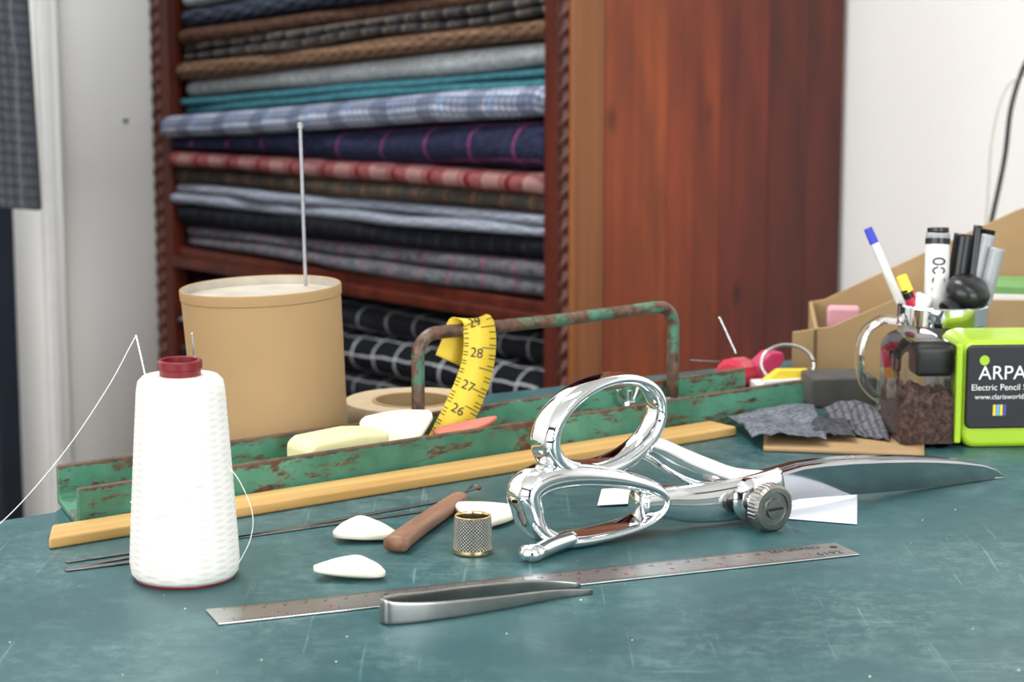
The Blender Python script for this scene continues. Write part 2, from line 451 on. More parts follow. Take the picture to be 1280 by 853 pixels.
mats = dict(
 tweedred=cloth('tweed_grey_red', K(88, 88, 93), .65, [(0, .055, .05, K(146, 58, 80), .7, 0), (1, .05, .05, K(146, 58, 80), .6, 0)]),
 black=cloth('black_wool', K(28, 29, 34), .35, [(0, .03, .06, K(58, 60, 68), .7, 0)]),
 herr=cloth('grey_blue_herringbone', K(102, 107, 120), .45, [(0, .006, .4, K(160, 166, 178), .5, 0)], twill=.6, twc=K(168, 174, 184), tws=700),
 brngr=cloth('brown_green_tweed', K(70, 61, 54), .6, [(0, .05, .2, K(48, 58, 57), .7, 0), (0, .05, .06, K(124, 90, 66), .7, .5), (1, .04, .1, K(108, 86, 64), .5, .5)]),
 redpl=cloth('red_plaid', K(126, 74, 72), .4, [(0, .07, .40, K(144, 112, 108), .8, 0), (0, .07, .16, K(102, 30, 36), .9, .5), (1, .03, .3, K(94, 44, 52), .65, 0), (0, .035, .05, K(184, 158, 148), .55, 0)]),
 navy=cloth('navy_windowpane', K(38, 40, 60), .5, [(0, .082, .028, K(150, 62, 110), .85, .1), (1, .055, .04, K(150, 62, 110), .7, .35)]),
 check=cloth('blue_white_check', K(142, 150, 168), .35, [(0, .010, .45, K(200, 206, 216), .85, 0), (1, .010, .45, K(84, 92, 114), .7, 0), (0, .085, .34, K(76, 84, 108), .55, 0), (1, .05, .3, K(66, 74, 96), .6, .2), (0, .085, .03, K(96, 138, 196), .8, .5)]),
 teal=cloth('teal_wool', K(58, 104, 114), .4),
 lgrey=cloth('light_grey_wool', K(150, 154, 156), .3, [(0, .02, .08, K(176, 179, 180), .5, 0)]),
 brown=cloth('brown_herringbone', K(122, 95, 74), .3, twill=.8, twc=K(58, 45, 40), tws=500),
 dktweed=cloth('dark_check_tweed', K(68, 64, 62), .55, [(0, .04, .35, K(36, 36, 40), .75, 0), (0, .04, .06, K(130, 118, 106), .65, .6), (1, .03, .15, K(116, 106, 96), .5, 0)]),
 brown2=cloth('brown_tweed', K(76, 56, 46), .6),
 navy2=cloth('navy_herringbone', K(66, 71, 84), .35, twill=.85, twc=K(20, 24, 34), tws=420),
 bwin=cloth('black_windowpane', K(24, 25, 28), .3, [(0, .045, .07, K(170, 172, 176), .9, 0), (1, .028, .09, K(170, 172, 176), .8, .4)]),
 bwin2=cloth('charcoal_windowpane', K(28, 29, 33), .3, [(0, .05, .05, K(136, 138, 142), .8, 0), (1, .04, .06, K(136, 138, 142), .7, .2)]),
 blue=cloth('slate_blue_wool', K(72, 84, 102), .3))
XL, XR = -.800, -.050
layers = [
 ('tweedred', (.685, .713), (.685, .732), .004, 2),
 ('black', (.713, .745), (.732, .757), -.002, 1),
 ('herr', (.745, .774), (.757, .786), -.006, 2),
 ('brngr', (.774, .796), (.786, .809), -.010, 1),
 ('redpl', (.796, .818), (.809, .834), -.012, 1),
 ('navy', (.818, .834), (.834, .894), -.012, 1),
 ('check', (.834, .866), (.894, .935), -.018, 1),
 ('teal', (.868, .890), (.930, .953), .004, 2),
 ('lgrey', (.890, .915), (.952, .984), .010, 1),
 ('brown', (.915, .938), (.984, 1.010), .006, 1),
 ('dktweed', (.938, .963), (1.010, 1.034), .004, 2),
 ('brown2', (.963, .984), (1.034, 1.052), .008, 1),
 ('navy2', (.984, 1.012), (1.052, 1.085), .012, 1),
 ('lgrey', (1.012, 1.06), (1.085, 1.13), .012, 2),
 ('herr', (1.06, 1.10), (1.13, 1.17), .012, 1)]
for i, (mn, zl, zr, yf, fo) in enumerate(layers):
    xl = XL-.014 if mn == 'check' else (XL-.006 if mn in ('navy', 'redpl', 'brngr', 'herr') and i < 8 else XL+.004)
    if mn in ('teal', 'lgrey', 'brown', 'dktweed'): xl = XL+.006
    folded('fabric_%s_%d' % (mn, i), xl, XR, zl, zr, yf, mats[mn], i*1.37+1, fo)
low = [('blue', .35, .42, .02), ('black', .42, .47, .01), ('blue', .47, .512, .0), ('bwin2', .512, .556, -.004), ('bwin', .556, .606, -.008), ('bwin2', .606, .642, .012)]
for i, (mn, a, b, yf) in enumerate(low):
    folded('fabric_low_%s_%d' % (mn, i), XL+.004, XR, (a, b), (a, b), yf, mats[mn], i*2.1+30, 1)

# ------------------------------------------------------------------ worktable
wt = empty('worktable', (0, 0, 0))
poly = [(-.95, .2), (1.15, .2), (1.15, 1.78), (.8, 1.95), (.45, 1.82), (-.225, 1.40), (-.256, 1.172), (-.95, .64)]
prism('tabletop', poly, TZ-.04, TZ, TABLE, wt, .003)
cx = sum(p[0] for p in poly)/8; cy = sum(p[1] for p in poly)/8
prism('apron', [(cx+(x-cx)*.86, cy+(y-cy)*.86) for x, y in poly], TZ-.16, TZ-.04, CAB, wt)
for i, (x, y) in enumerate([(-.78, .32), (1.0, .32), (.98, 1.62), (-.12, 1.25)]):
    box('leg_%d' % i, (x-.035, y-.035, 0), (x+.035, y+.035, TZ-.16), CAB, wt, .004)

# ------------------------------------------------------------------ green steel channel with pipe handle
CA = math.radians(37.3)
ch = empty('green_steel_channel', (-.233, 1.13, TZ), CA)
L = .546; W_ = .063; Hh = .0225; th = .004
prof = [(0, 0), (W_, 0), (W_, Hh), (W_-th, Hh), (W_-th-.001, .006), (W_-th-.004, th), (th+.004, th), (th+.001, .006), (th, Hh), (0, Hh)]
prism('channel_section', prof, 0, L, GREEN, ch, .0012, axis='x', shear=lambda x, y, z: (x+.28*y if x < .01 else x, y, z))
hx0, hx1 = .258, .470
def handle_pts():
    x0, x1, y, h, r = hx0, hx1, W_-.012, .0750, .014
    p = [(x0, y, .004), (x0, y, .03), (x0, y, h-r)]
    for k in range(1, 8):
        a = math.pi/2*k/8; p.append((x0+r*(1-math.cos(a)), y, h-r+r*math.sin(a)))
    p += [(x0+r, y, h), ((x0+x1)/2, y, h-.001), (x1-r, y, h)]
    for k in range(1, 8):
        a = math.pi/2*k/8; p.append((x1-r+r*math.sin(a), y, h-r+r*math.cos(a)))
    return p+[(x1, y, h-r), (x1, y, .03), (x1, y, .004)]
tube('pipe_handle', handle_pts(), .0042, PIPE, ch, 16)
for i, x in enumerate((hx0, hx1)):
    lathe('handle_nut_%d' % i, [(0, .004), (.008, .004), (.008, .010), (.0045, .012)], DKSTEEL, ch, loc=(x, W_-.012, 0), seg=6)
def cpt(s, n, z=0): return (-.233+.7955*s-.606*n, 1.13+.606*s+.7955*n, TZ+z)
wg = empty('wing_nut', cpt(.432, .052, .0045), CA)
lathe('nut_body', [(0, 0), (.006, 0), (.0045, .008), (0, .009)], CHROME, wg, seg=20)
for s in (-1, 1):
    prism('wing_%d' % s, [(s*.003, .003), (s*.010, .010), (s*.011, .017), (s*.0075, .018), (s*.003, .009)], -.001, .001, CHROME, wg, .0005, axis='y')
rod('stud', (0, 0, 0), (0, 0, .016), .002, CHROME, wg)

# ------------------------------------------------------------------ chalks
R_ = math.radians
sp_ = empty('soap_bar', cpt(.182, .030, .0042), CA)
prism('soap', [(-.026, 0), (.032, 0), (.032, .0205), (.012, .0225), (-.020, .0210), (-.026, .0175)], -.014, .014, SOAP, sp_, .0040, axis='y', seg=4)
def chalk(name, loc, rot, rx, ry, tz, m, sides=3, pw=.72, edge=.0012, flat=.42):
    ns = 48; nr = 9; v = [(0, 0, tz/2)]; f = []
    def rad(a):
        p = 2*math.pi/sides; d = (a % p)-p/2
        return math.cos(d)**(-pw)/(math.cos(p/2)**(-pw))*1.12
    def rings(sg):
        out = []
        for j in range(1, nr+1):
            r = j/nr; row = []
            for k in range(ns):
                a = 2*math.pi*k/ns; q = min(1.0, rad(a))
                t_ = max(0, (r-flat)/(1-flat)); z = edge+(tz/2-edge)*(1-t_**1.5)
                row.append(len(v)); v.append((rx*r*q*math.cos(a), ry*r*q*math.sin(a), sg*z))
            out.append(row)
        return out
    up = rings(1); c2 = len(v); v.append((0, 0, -tz/2)); dn = rings(-1)
    for rows, ci in ((up, 0), (dn, c2)):
        for k in range(ns):
            l = (k+1) % ns; f.append((ci, rows[0][k], rows[0][l]))
            for j in range(nr-1): f.append((rows[j][k], rows[j+1][k], rows[j+1][l], rows[j][l]))
    for k in range(ns):
        l = (k+1) % ns; f.append((up[-1][k], up[-1][l], dn[-1][l], dn[-1][k]))
    return mobj(name, v, f, m, None, smooth=True, loc=loc, rot=rot)
chalk('tailors_chalk', (-.0785, 1.115, TZ+.0042), (R_(3), R_(-2), R_(98)), .023, .019, .0075, CHALK)
chalk('tailors_chalk', (-.0792, 1.038, TZ+.0044), (R_(3), R_(2), R_(84)), .020, .0200, .0080, CHALK)
chalk('tailors_chalk', (-.0130, 1.152, TZ+.0042), (R_(3), 0, R_(25)), .0215, .024, .0075, CHALK)
chalk('tailors_chalk', cpt(.226, .030, .0200), (R_(42), R_(-24), R_(20)), .026, .022, .006, CHALK, flat=.6)
chalk('tailors_chalk', cpt(.268, .018, .0190), (R_(10), R_(-9), R_(37)), .027, .011, .005, PINKCH, flat=.6)

# ------------------------------------------------------------------ yellow wooden stick
st = empty('wooden_yardstick', (-.240, 1.088, TZ), R_(37.0))
prism('stick', [(0, 0), (.484, 0), (.484, .026), (.014, .026)], 0, .0062, STICK, st, .0014)

# thin steel rods
for a, b in (((-.222, 1.050), (-.036, 1.198)), ((-.226, 1.062), (-.040, 1.176)),):
    e = empty('steel_rule_blade', (a[0], a[1], TZ), math.atan2(b[1]-a[1], b[0]-a[0]))
    Lr = math.hypot(b[0]-a[0], b[1]-a[1]); box('blade', (0, -.0018, .0002), (Lr, .0018, .0010), DKSTEEL, e, .0003)
e = empty('steel_rule_blade', (-.223, 1.046, TZ), R_(27)); box('blade', (0, -.0018, .0002), (.045, .0018, .0012), DKSTEEL, e, .0003)

# ------------------------------------------------------------------ thread cone
tcn = empty('thread_cone', (-.1616, 1.036, TZ))
def thread_cone_mat():
    t = NT('wound_thread'); tc = t.node('ShaderNodeTexCoord'); s = t.node('ShaderNodeSeparateXYZ')
    t.link(tc.outputs['Object'], s.inputs[0])
    ang = t.math('ARCTAN2', s.outputs[1], s.outputs[0])
    a = t.math('SINE', t.math('ADD', t.math('MULTIPLY', s.outputs[2], 1900), t.math('MULTIPLY', ang, 9)))
    b = t.math('SINE', t.math('SUBTRACT', t.math('MULTIPLY', s.outputs[2], 1900), t.math('MULTIPLY', ang, 9)))
    n = t.noise(tc.outputs['Object'], 90, 4)
    h = t.math('ADD', t.math('MULTIPLY', t.math('MAXIMUM', a, b), .5), n)
    t.link(t.ramp(h, [(0.2, rgb(210, 207, 198)), (1.0, rgb(225, 223, 216))]), t.b.inputs['Base Color'])
    t.b.inputs['Roughness'].default_value = .9; t.b.inputs['Specular IOR Level'].default_value = .2
    t.bump(h, .16, .0004)
    return t.m
WT = thread_cone_mat()
lathe('wound_thread', [(.0105, .0018), (.0245, .0014), (.0262, .0035), (.0270, .009), (.0264, .020), (.0239, .060), (.0216, .094), (.0208, .0985), (.0185, .101), (.010, .1015)], WT, tcn, seg=64, sharp=70)
lathe('spool_core', [(.0240, 0), (.0245, .0008), (.0240, .0016), (.012, .003), (.0098, .100), (.0102, .1045), (.0108, .1050), (.0108, .1085), (.0100, .1092), (.0085, .1090), (.0080, .090), (0, .090)], MAROON, tcn, seg=48)
rod('needle_1', (-.0165, .004, .094), (-.0225, .008, .1200), .0005, CHROME, tcn, 8)
rod('needle_2', (.0065, .010, .098), (.0050, .008, .121), .0005, CHROME, tcn, 8)
tube('loose_thread_1', catmull([(-.0225, .008, .1195), (-.038, .006, .092), (-.062, .004, .058), (-.094, .004, .024), (-.130, .004, .001)]), .00022, THREADM, tcn, 6)
tube('loose_thread_2', catmull([(.0225, -.006, .058), (.029, -.008, .050), (.0345, -.006, .034), (.033, -.004, .020), (.026, -.003, .006)]), .00022, THREADM, tcn, 6)
tube('loose_thread_3', catmull([(-.0245, -.008, .040), (-.010, -.0250, .036), (.008, -.0252, .050), (.0225, -.006, .0575)]), .00028, THREADM, tcn, 6)

# ------------------------------------------------------------------ kraft can with spindle
can = empty('kraft_paper_can', (-.1570, 1.362, TZ))
v = []; f = []; seg = 64
prof = [(0, 0, 0), (.0480, 0, 0), (.0486, .002, 0), (.0506, 1, .0935), (.0505, 1, .0940), (.0512, 1, .0946), (.0514, 1, .0998), (.0511, 1, .1010), (.0506, 1, .1013), (.0500, 1, .1008), (.0498, 1, .0955), (0, 1, .0950)]
for k in range(seg):
    a = 2*math.pi*k/seg
    for r, shh, z in prof:
        x = r*math.cos(a); zz = z if z < .01 else z+.035*x
        v.append((x-(.006*z/.1)+.003, r*math.sin(a), zz if shh else 0.0))
n = len(prof)
for k in range(seg):
    l = (k+1) % seg
    for j in range(n-1): f.append((k*n+j, l*n+j, l*n+j+1, k*n+j+1))
LID = mat('grey_card_lid', rgb(172, 164, 150), .85, var=.15, vscale=40)
c_ = mobj('can_body', v, f, [KRAFT, LID], can, smooth=True)
for i, p in enumerate(c_.data.polygons):
    if i % (n-1) >= 9: p.material_index = 1
sharpen(c_, 25)
SPN = mat('dull_wire', (.34, .34, .35, 1), .45, .8, var=.2, vscale=90)
rod('spindle', (.0225, .034, .094), (.0205, .034, .200), .0012, SPN, can, 12)
lathe('spindle_eye', [(0, 0), (.0020, .001), (.0020, .004), (0, .005)], SPN, can, loc=(.0205, .034, .198), seg=16)

# ------------------------------------------------------------------ masking tape roll
TAPEC = mat('masking_tape_side', rgb(176, 156, 126), .75, var=.08, vscale=120)
tr = empty('masking_tape_roll', (-.066, 1.424, TZ))
lathe('tape', [(.028, 0), (.046, 0), (.0465, .001), (.0465, .0145), (.046, .0155), (.030, .0155), (.028, .0150), (.028, 0)], TAPEC, tr, seg=64)
lathe('core', [(.0255, 0), (.028, 0), (.028, .0157), (.0255, .0157), (.0255, 0)], CARD, tr, seg=64)

# ------------------------------------------------------------------ tape measure draped over the pipe handle
tm = empty('tape_measure', (-.233, 1.13, TZ), CA)
TMY = mat('tape_measure_yellow', rgb(220, 186, 50), .5, var=.06, vscale=30)
yh = W_-.012
cl = [(.288, yh+.0070, .054), (.293, yh+.0068, .064), (.297, yh+.0054, .0768), (.299, yh, .0810), (.3005, yh-.0054, .0787), (.2995, yh-.0090, .066), (.295, yh-.0110, .050), (.285, yh-.014, .034), (.273, yh-.017, .019), (.262, yh-.020, .0065)]
cl = catmull(cl, n=8)
v = []; f = []
hw = .0108
SIDE0 = Vector((1, -.30, 0)).normalized()
for i, p in enumerate(cl):
    a = cl[max(0, i-1)]; b = cl[min(len(cl)-1, i+1)]; T = (b-a).normalized()
    side = (SIDE0-T*SIDE0.dot(T)).normalized()
    v += [p-side*hw, p+side*hw]
for i in range(len(cl)-1): f.append((2*i, 2*i+1, 2*i+3, 2*i+2))
o = mobj('tape_band', v, f, TMY, tm, smooth=True); sm = o.modifiers.new('s', 'SOLIDIFY'); sm.thickness = .0005; sm.offset = 0
v = []; f = []; acc = 0; last = 0; labels = []
for i in range(20, len(cl)-1):
    acc += (cl[i]-cl[i-1]).length
    T = (cl[i+1]-cl[i]).normalized(); side = (SIDE0-T*SIDE0.dot(T)).normalized(); nn = side.cross(T).normalized()
    if nn.y > 0: nn = -nn
    while last+.0032 <= acc:
        last += .0032; p = cl[i]+nn*.0006
        ln = .0045 if int(round(last/.0032)) % 4 else .0095
        b0 = p+side*hw; q = len(v)
        v += [b0-T*.0003, b0-side*ln-T*.0003, b0-side*ln+T*.0003, b0+T*.0003]; f.append((q, q+1, q+2, q+3))
        b0 = p-side*hw; q = len(v)
        v += [b0-T*.0003, b0+side*.003-T*.0003, b0+side*.003+T*.0003, b0+T*.0003]; f.append((q, q+1, q+2, q+3))
    labels.append((acc, cl[i].copy(), T, side, nn))
mobj('tape_ticks', v, f, INK, tm)
for want, s_ in ((.010, '29'), (.031, '28'), (.052, '27'), (.071, '26')):
    best = min(labels, key=lambda q: abs(q[0]-want)); _, p, T, side, nn = best
    zax = side.cross(-T)
    M = Matrix((side, -T, zax)).transposed()
    text('numeral_'+s_, s_, .0088, INK, tm, p+zax*.0007-side*.002, M.to_euler())

# ------------------------------------------------------------------ steel ruler
ru = empty('steel_ruler', (-.1385, .9640, TZ), math.atan2(1.0880-.9640, .1740+.1385))
RL = .3360
box('rule', (0, -.0125, .0002), (RL, .0125, .0011), STEEL, ru, .0003)
v = []; f = []
def tick(x, y0, y1, w=.00014):
    q = len(v); v.extend([(x-w, y0, .00118), (x+w, y0, .00118), (x+w, y1, .00118), (x-w, y1, .00118)]); f.append((q, q+1, q+2, q+3))
for i in range(0, 311):
    ln = .0055 if i % 10 == 0 else (.004 if i % 5 == 0 else .0028); tick(.008+i*.001, .0125-ln, .0123)
for i in range(0, 195):
    ln = .006 if i % 16 == 0 else (.0045 if i % 8 == 0 else .003); tick(.008+i*.0254/16, -.0123, -.0125+ln)
mobj('graduations', v, f, INK, ru)
for i in range(1, 31): text('cm_%d' % i, str(i), .0034, INK, ru, (.008+i*.01-.0018, .0052, .00112), (0, 0, 0))
for i in range(1, 13): text('inch_%d' % i, str(i), .0052, REDINK, ru, (.008+i*.0254-.0030, -.0042, .00112), (0, 0, 0))
text('code', '6192', .0075, INK, ru, (RL-.014, -.006, .00115), (0, 0, 0)); text('temper', 'TEMPERED', .0065, INK, ru, (RL-.028, .0065, .00115), (0, 0, 0))
lathe('hang_hole', [(0, 0), (.0022, 0)], INK, ru, loc=(RL-.006, .004, .00118), seg=20)

# ------------------------------------------------------------------ tweezers
tw = empty('steel_tweezers', (0, 0, TZ))
TWS = mat('satin_steel', (.36, .35, .33, 1), .28, 1.0, var=.15, vscale=60)
path = catmull([(.0385, 1.0050, .0016), (.020, .9950, .0028), (-.006, .9770, .0050), (-.035, .9605, .0062), (-.054, .9535, .0064), (-.0585, .9545, .0065), (-.0598, .9580, .0065), (-.0570, .9615, .0065), (-.045, .9700, .0064), (-.020, .9885, .0056), (.005, 1.0040, .0040), (.020, 1.0120, .0026), (.0330, 1.0165, .0016)], n=6)
def tww(u):
    e = min(u, 1-u)*2; return .0022+.0096*min(1, (e*1.35))**.9
pts = [Vector((p.x, p.y, tww(i/(len(path)-1))/2+.0002)) for i, p in enumerate(path)]
sweep('sprung_arms', pts, tww, lambda u: .0014+.0006*(1-abs(2*u-1)), (0, 0, 1), TWS, tw, power=5)

# ------------------------------------------------------------------ unpicker
se = empty('seam_ripper', (-.0600, 1.080, TZ), math.atan2(1.190-1.080, -.028+.060))
hp = [(0, 0, .0050), (.004, 0, .0052), (.02, 0, .0056), (.06, 0, .0052), (.095, 0, .0046), (.110, 0, .0044)]
sweep('wood_handle', catmull(hp, n=6), lambda u: .0088-.0015*u if u > .04 else .007, lambda u: (.0140-.0045*u) if .04 < u < .97 else .0085, (0, 0, 1), HANDLEW, se, power=3)
rod('fork_shaft', (.108, 0, .0045), (.140, .002, .0050), .0011, DKSTEEL, se, 8, .0006)
rod('fork_hook', (.124, .001, .0048), (.130, -.005, .0058), .0008, DKSTEEL, se, 8, .0003)
lathe('red_ball', [(0, -.0015), (.0012, -.0008), (.0015, 0), (.0012, .0008), (0, .0015)], MAROON, se, loc=(.130, -.005, .006), seg=12)

# ------------------------------------------------------------------ thimble
tb = empty('open_thimble', (-.0202, 1.0830, TZ))
def thim():
    t = NT('knurled_nickel'); tc = t.node('ShaderNodeTexCoord'); s = t.node('ShaderNodeSeparateXYZ')
    t.link(tc.outputs['Object'], s.inputs[0]); ang = t.math('ARCTAN2', s.outputs[1], s.outputs[0])
    a = t.math('SINE', t.math('MULTIPLY', ang, 34)); b = t.math('SINE', t.math('MULTIPLY', s.outputs[2], 3600))
    h = t.math('MULTIPLY', a, b)
    t.link(t.ramp(t.math('ADD', t.math('MULTIPLY', h, .5), .5), [(.3, (.12, .115, .10, 1)), (.75, (.62, .6, .55, 1))]), t.b.inputs['Base Color'])
    t.b.inputs['Metallic'].default_value = 1; t.b.inputs['Roughness'].default_value = .28; t.bump(h, .8, .0006)
    return t.m
TH = thim(); BRASS = mat('brass', (.68, .54, .30, 1), .22, 1.0, var=.1, vscale=90)
lathe('knurled_wall', [(.0104, .0026), (.0095, .0190), (.0092, .0192)], TH, tb, seg=48)
lathe('brass_lining', [(.0092, .0192), (.0095, .0196), (.0090, .0200), (.0085, .0195), (.0084, .0185), (.0092, .0010), (.0096, .0002), (.0107, .0002), (.0109, .0012), (.0107, .0026), (.0104, .0026)], BRASS, tb, seg=48, sharp=80)

# ------------------------------------------------------------------ shears
sh = empty('tailors_shears', (.008, 1.075, TZ), math.atan2(.530, .848))
Y0 = .004
def P3(l, y): return [(a, y, b) for a, b in l]
ring = []
for k in range(56):
    a = 2*math.pi*k/56; x = .0372*math.cos(a); z = .0230*math.sin(a); r = R_(12)
    ring.append((.0518+x*math.cos(r)-z*math.sin(r), Y0+.005+.002*math.cos(a), .0620+x*math.sin(r)+z*math.cos(r)))
sweep('thumb_bow', ring, lambda u: .0190+.003*math.cos(2*math.pi*(u-.55)), lambda u: .0088+.0028*math.cos(2*math.pi*(u-.64)), (0, 1, 0), CHROME, sh, closed=True, sec=28, power=2.4)
lo = catmull(P3([(.0030, .024), (.0020, .0330), (.012, .0385), (.032, .0385), (.058, .0335), (.080, .0255), (.0860, .0175), (.076, .0085), (.052, .0044), (.024, .0044), (.008, .0120)], Y0+.002), closed=True, n=6)
sweep('finger_bow', lo, lambda u: .0225, lambda u: .0100+.0048*math.cos(2*math.pi*(u-.15)), (0, 1, 0), CHROME, sh, closed=True, sec=28, power=2.4)
sweep('rest_tab', catmull([(.026, .000, .0062), (.015, -.004, .0056), (.005, -.0075, .0050), (-.003, -.0100, .0048)], n=5), lambda u: .0085+.0005*u, lambda u: .011-.003*math.sin(math.pi*u)+.002*u, (0, 0, 1), CHROME, sh, sec=20)
lathe('rest_tip', [(0, -.0047), (.003, -.0043), (.0066, -.0018), (.0074, .0005), (.0060, .003), (.003, .0045), (0, .0048)], CHROME, sh, loc=(-.0040, -.0105, .0048), seg=24, sharp=80)
ua = catmull([(.078, Y0+.005, .0480), (.087, Y0+.004, .0440), (.100, Y0+.002, .0365), (.116, Y0+.001, .0285), (.134, Y0, .0210), (.156, Y0, .0165)], n=6)
sweep('upper_shank', ua, lambda u: .0150-.005*u, lambda u: .0125+.0060*math.sin(min(1, u*1.2)*math.pi/2), (0, 1, 0), CHROME, sh, sec=28, power=2.1)
la = catmull([(.072, Y0+.001, .0180), (.088, Y0, .0165), (.106, Y0-.002, .0140), (.126, Y0-.005, .0135), (.146, Y0-.006, .0145), (.164, Y0-.004, .0160)], n=6)
sweep('lower_shank', la, lambda u: .0165-.0060*u, lambda u: .0150+.0085*math.sin(u*math.pi*.62), (0, 1, 0), CHROME, sh, sec=28, power=2.6)
# blades: lofted wedge sections with a spine flat and a hollow-ground face
def blade(nm, y0, dz, sgn):
    st_ = [(.138, .0060, .0235), (.150, .0045, .0242), (.160, .0045, .0240), (.170, .0062, .0250), (.180, .0070, .0262), (.195, .0062, .0262), (.215, .0048, .0252), (.24, .0032, .0230), (.26, .0022, .0208), (.28, .0014, .0180), (.30, .0009, .0145), (.318, .0006, .0105), (.330, .0005, .0062), (.3365, .0004, .0018)]
    v = []; f = []
    for s_, b, t_ in st_:
        t_ += dz; k = min(1, (t_-b)/.02); hgt = t_-b
        sec_ = [(-.0006, b), (-.0016*k, b+hgt*.12), (-.0050*k, b+hgt*.92), (-.0046*k, t_), (.0010, t_), (.0014, b+hgt*.5), (.0006, b)]
        for yy, zz in sec_: v.append((s_, y0+sgn*yy, zz))
    m_ = 7
    for i in range(len(st_)-1):
        for k in range(m_):
            l = (k+1) % m_; f.append((i*m_+k, i*m_+l, (i+1)*m_+l, (i+1)*m_+k))
    f.append(tuple(range(m_))); f.append(tuple(range((len(st_)-1)*m_, len(st_)*m_)))
    return sharpen(mobj(nm, v, f, BLADEM, sh, smooth=True), 12)
blade('blade_front', Y0-.0012, 0, 1)
blade('blade_back', Y0+.0016, .0008, -1)
NUT = mat('nickel_nut', (.30, .29, .27, 1), .32, 1.0, var=.2, vscale=100)
pv = (.1385, 0, .0138)
lathe('pivot_bolt', [(0, 0), (.0118, 0), (.0118, .010), (.009, .013), (.006, .014), (.006, .024), (0, .024)], CHROME, sh, loc=(pv[0], Y0-.002, pv[2]), rot=(R_(90), 0, 0), seg=40)
lathe('knurled_nut', [(0, -.001), (.0108, -.001), (.0129, .0010), (.0129, .0068), (.0114, .0082), (.0090, .0084), (.0086, .0074), (.0056, .0074), (.0052, .0090), (0, .0092)], NUT, sh, loc=(pv[0], Y0-.024, pv[2]-.0008), rot=(R_(90), 0, 0), seg=120, rfun=lambda a, j: 1+(.022*math.cos(40*a) if j in (2, 3) else 0))
box('nut_slot', (pv[0]-.0048, Y0-.0335, pv[2]-.0015), (pv[0]+.0048, Y0-.0328, pv[2]-.0001), INK, sh)
lathe('back_bolt_head', [(0, 0), (.011, 0), (.011, .003), (.007, .005), (0, .0055)], CHROME, sh, loc=(pv[0]+.008, Y0+.003, pv[2]+.002), rot=(R_(-90), 0, 0), seg=40)

# ------------------------------------------------------------------ paper pieces, swatches, cardboard
def sheet(name, c00, c10, c11, c01, m, zf, nx=24, ny=24, zig=0.0, th_=.0004, parent=None):
    v = []; f = []; uv = []
    for j in range(ny+1):
        for i in range(nx+1):
            u, w = i/nx, j/ny
            x = (c00[0]*(1-u)+c10[0]*u)*(1-w)+(c01[0]*(1-u)+c11[0]*u)*w
            y = (c00[1]*(1-u)+c10[1]*u)*(1-w)+(c01[1]*(1-u)+c11[1]*u)*w
            if zig:
                if i in (0, nx): x += zig*(1 if j % 2 else -1)
                if j in (0, ny): y += zig*(1 if i % 2 else -1)
            v.append((x, y, TZ+zf(u, w))); uv.append((x, y))
    for j in range(ny):
        for i in range(nx):
            a = j*(nx+1)+i; f.append((a, a+1, a+nx+2, a+nx+1))
    o = mobj(name, v, f, m, parent, smooth=True, uvs=uv)
    s = o.modifiers.new('s', 'SOLIDIFY'); s.thickness = th_; s.offset = 1
    return o
sheet('folded_paper', (.149, 1.153), (.187, 1.140), (.203, 1.240), (.166, 1.246), PAPER, lambda u, w: .0006+(.006*max(0, w-.3) if w < .55 else .0015)*.3)
sheet('folded_paper', (.048, 1.182), (.088, 1.186), (.092, 1.226), (.052, 1.222), PAPER, lambda u, w: .0008+.0015*u)
SWA = cloth('grey_swatch', K(104, 108, 114), .45, twill=.4, twc=K(68, 70, 78), tws=2600)
SWB = cloth('dark_swatch', K(96, 96, 101), .45, [(0, .004, .4, K(58, 58, 63), .6, 0)])
SWC = cloth('charcoal_swatch', K(74, 74, 79), .4, twill=.4, twc=K(50, 50, 55), tws=2600)
def wr(seed, base, amp):
    return lambda u, w: base+amp*(.5+.5*math.sin(w*5+u*4+seed))*(.3+.7*math.sin(math.pi*u)**.7)*(.3+.7*math.sin(math.pi*w)**.7)+.003*abs(mnoise.noise(Vector((u*4, w*4, seed))))
sheet('cardboard_offcut', (.158, 1.330), (.256, 1.312), (.268, 1.379), (.166, 1.392), CARD, lambda u, w: .0004, th_=.0022)
sheet('fabric_swatch', (.152, 1.338), (.198, 1.333), (.205, 1.446), (.144, 1.408), SWA, wr(0, .0070, .008), zig=.0007, nx=40, ny=40)
sheet('fabric_swatch', (.212, 1.366), (.240, 1.346), (.252, 1.440), (.212, 1.450), SWB, wr(2, .0032, .013), zig=.0007, nx=30, ny=30)
sheet('fabric_swatch', (.192, 1.350), (.218, 1.344), (.222, 1.400), (.196, 1.410), SWC, wr(4, .0060, .005), zig=.0007, nx=20, ny=20)
bl = empty('wax_block', (.229, 1.492, TZ), R_(6)); box('block', (-.023, -.018, 0), (.023, .018, .0215), mat('dark_wax', rgb(70, 68, 64), .6, var=.2, vscale=60, bump=.3, bscale=90), bl, .002)

# small debris
v = []; f = []
for i in range(60):
    x = random.uniform(-.25, .35); y = random.uniform(.86, 1.25)
    if y > 1.1+(x+.24)*.75: continue
    s = random.uniform(.0002, .0008); a = random.uniform(0, 3.1); c, s2 = math.cos(a)*s, math.sin(a)*s*.6
    q = len(v); v += [(x-c, y-s2, TZ+.0003), (x+s2, y-c, TZ+.0003), (x+c, y+s2, TZ+.0004), (x-s2, y+c*.5, TZ+.0006)]
    f += [(q, q+1, q+2), (q, q+2, q+3), (q, q+1, q+3), (q+1, q+2, q+3)]
mobj('chalk_crumbs', v, f, CHALK)

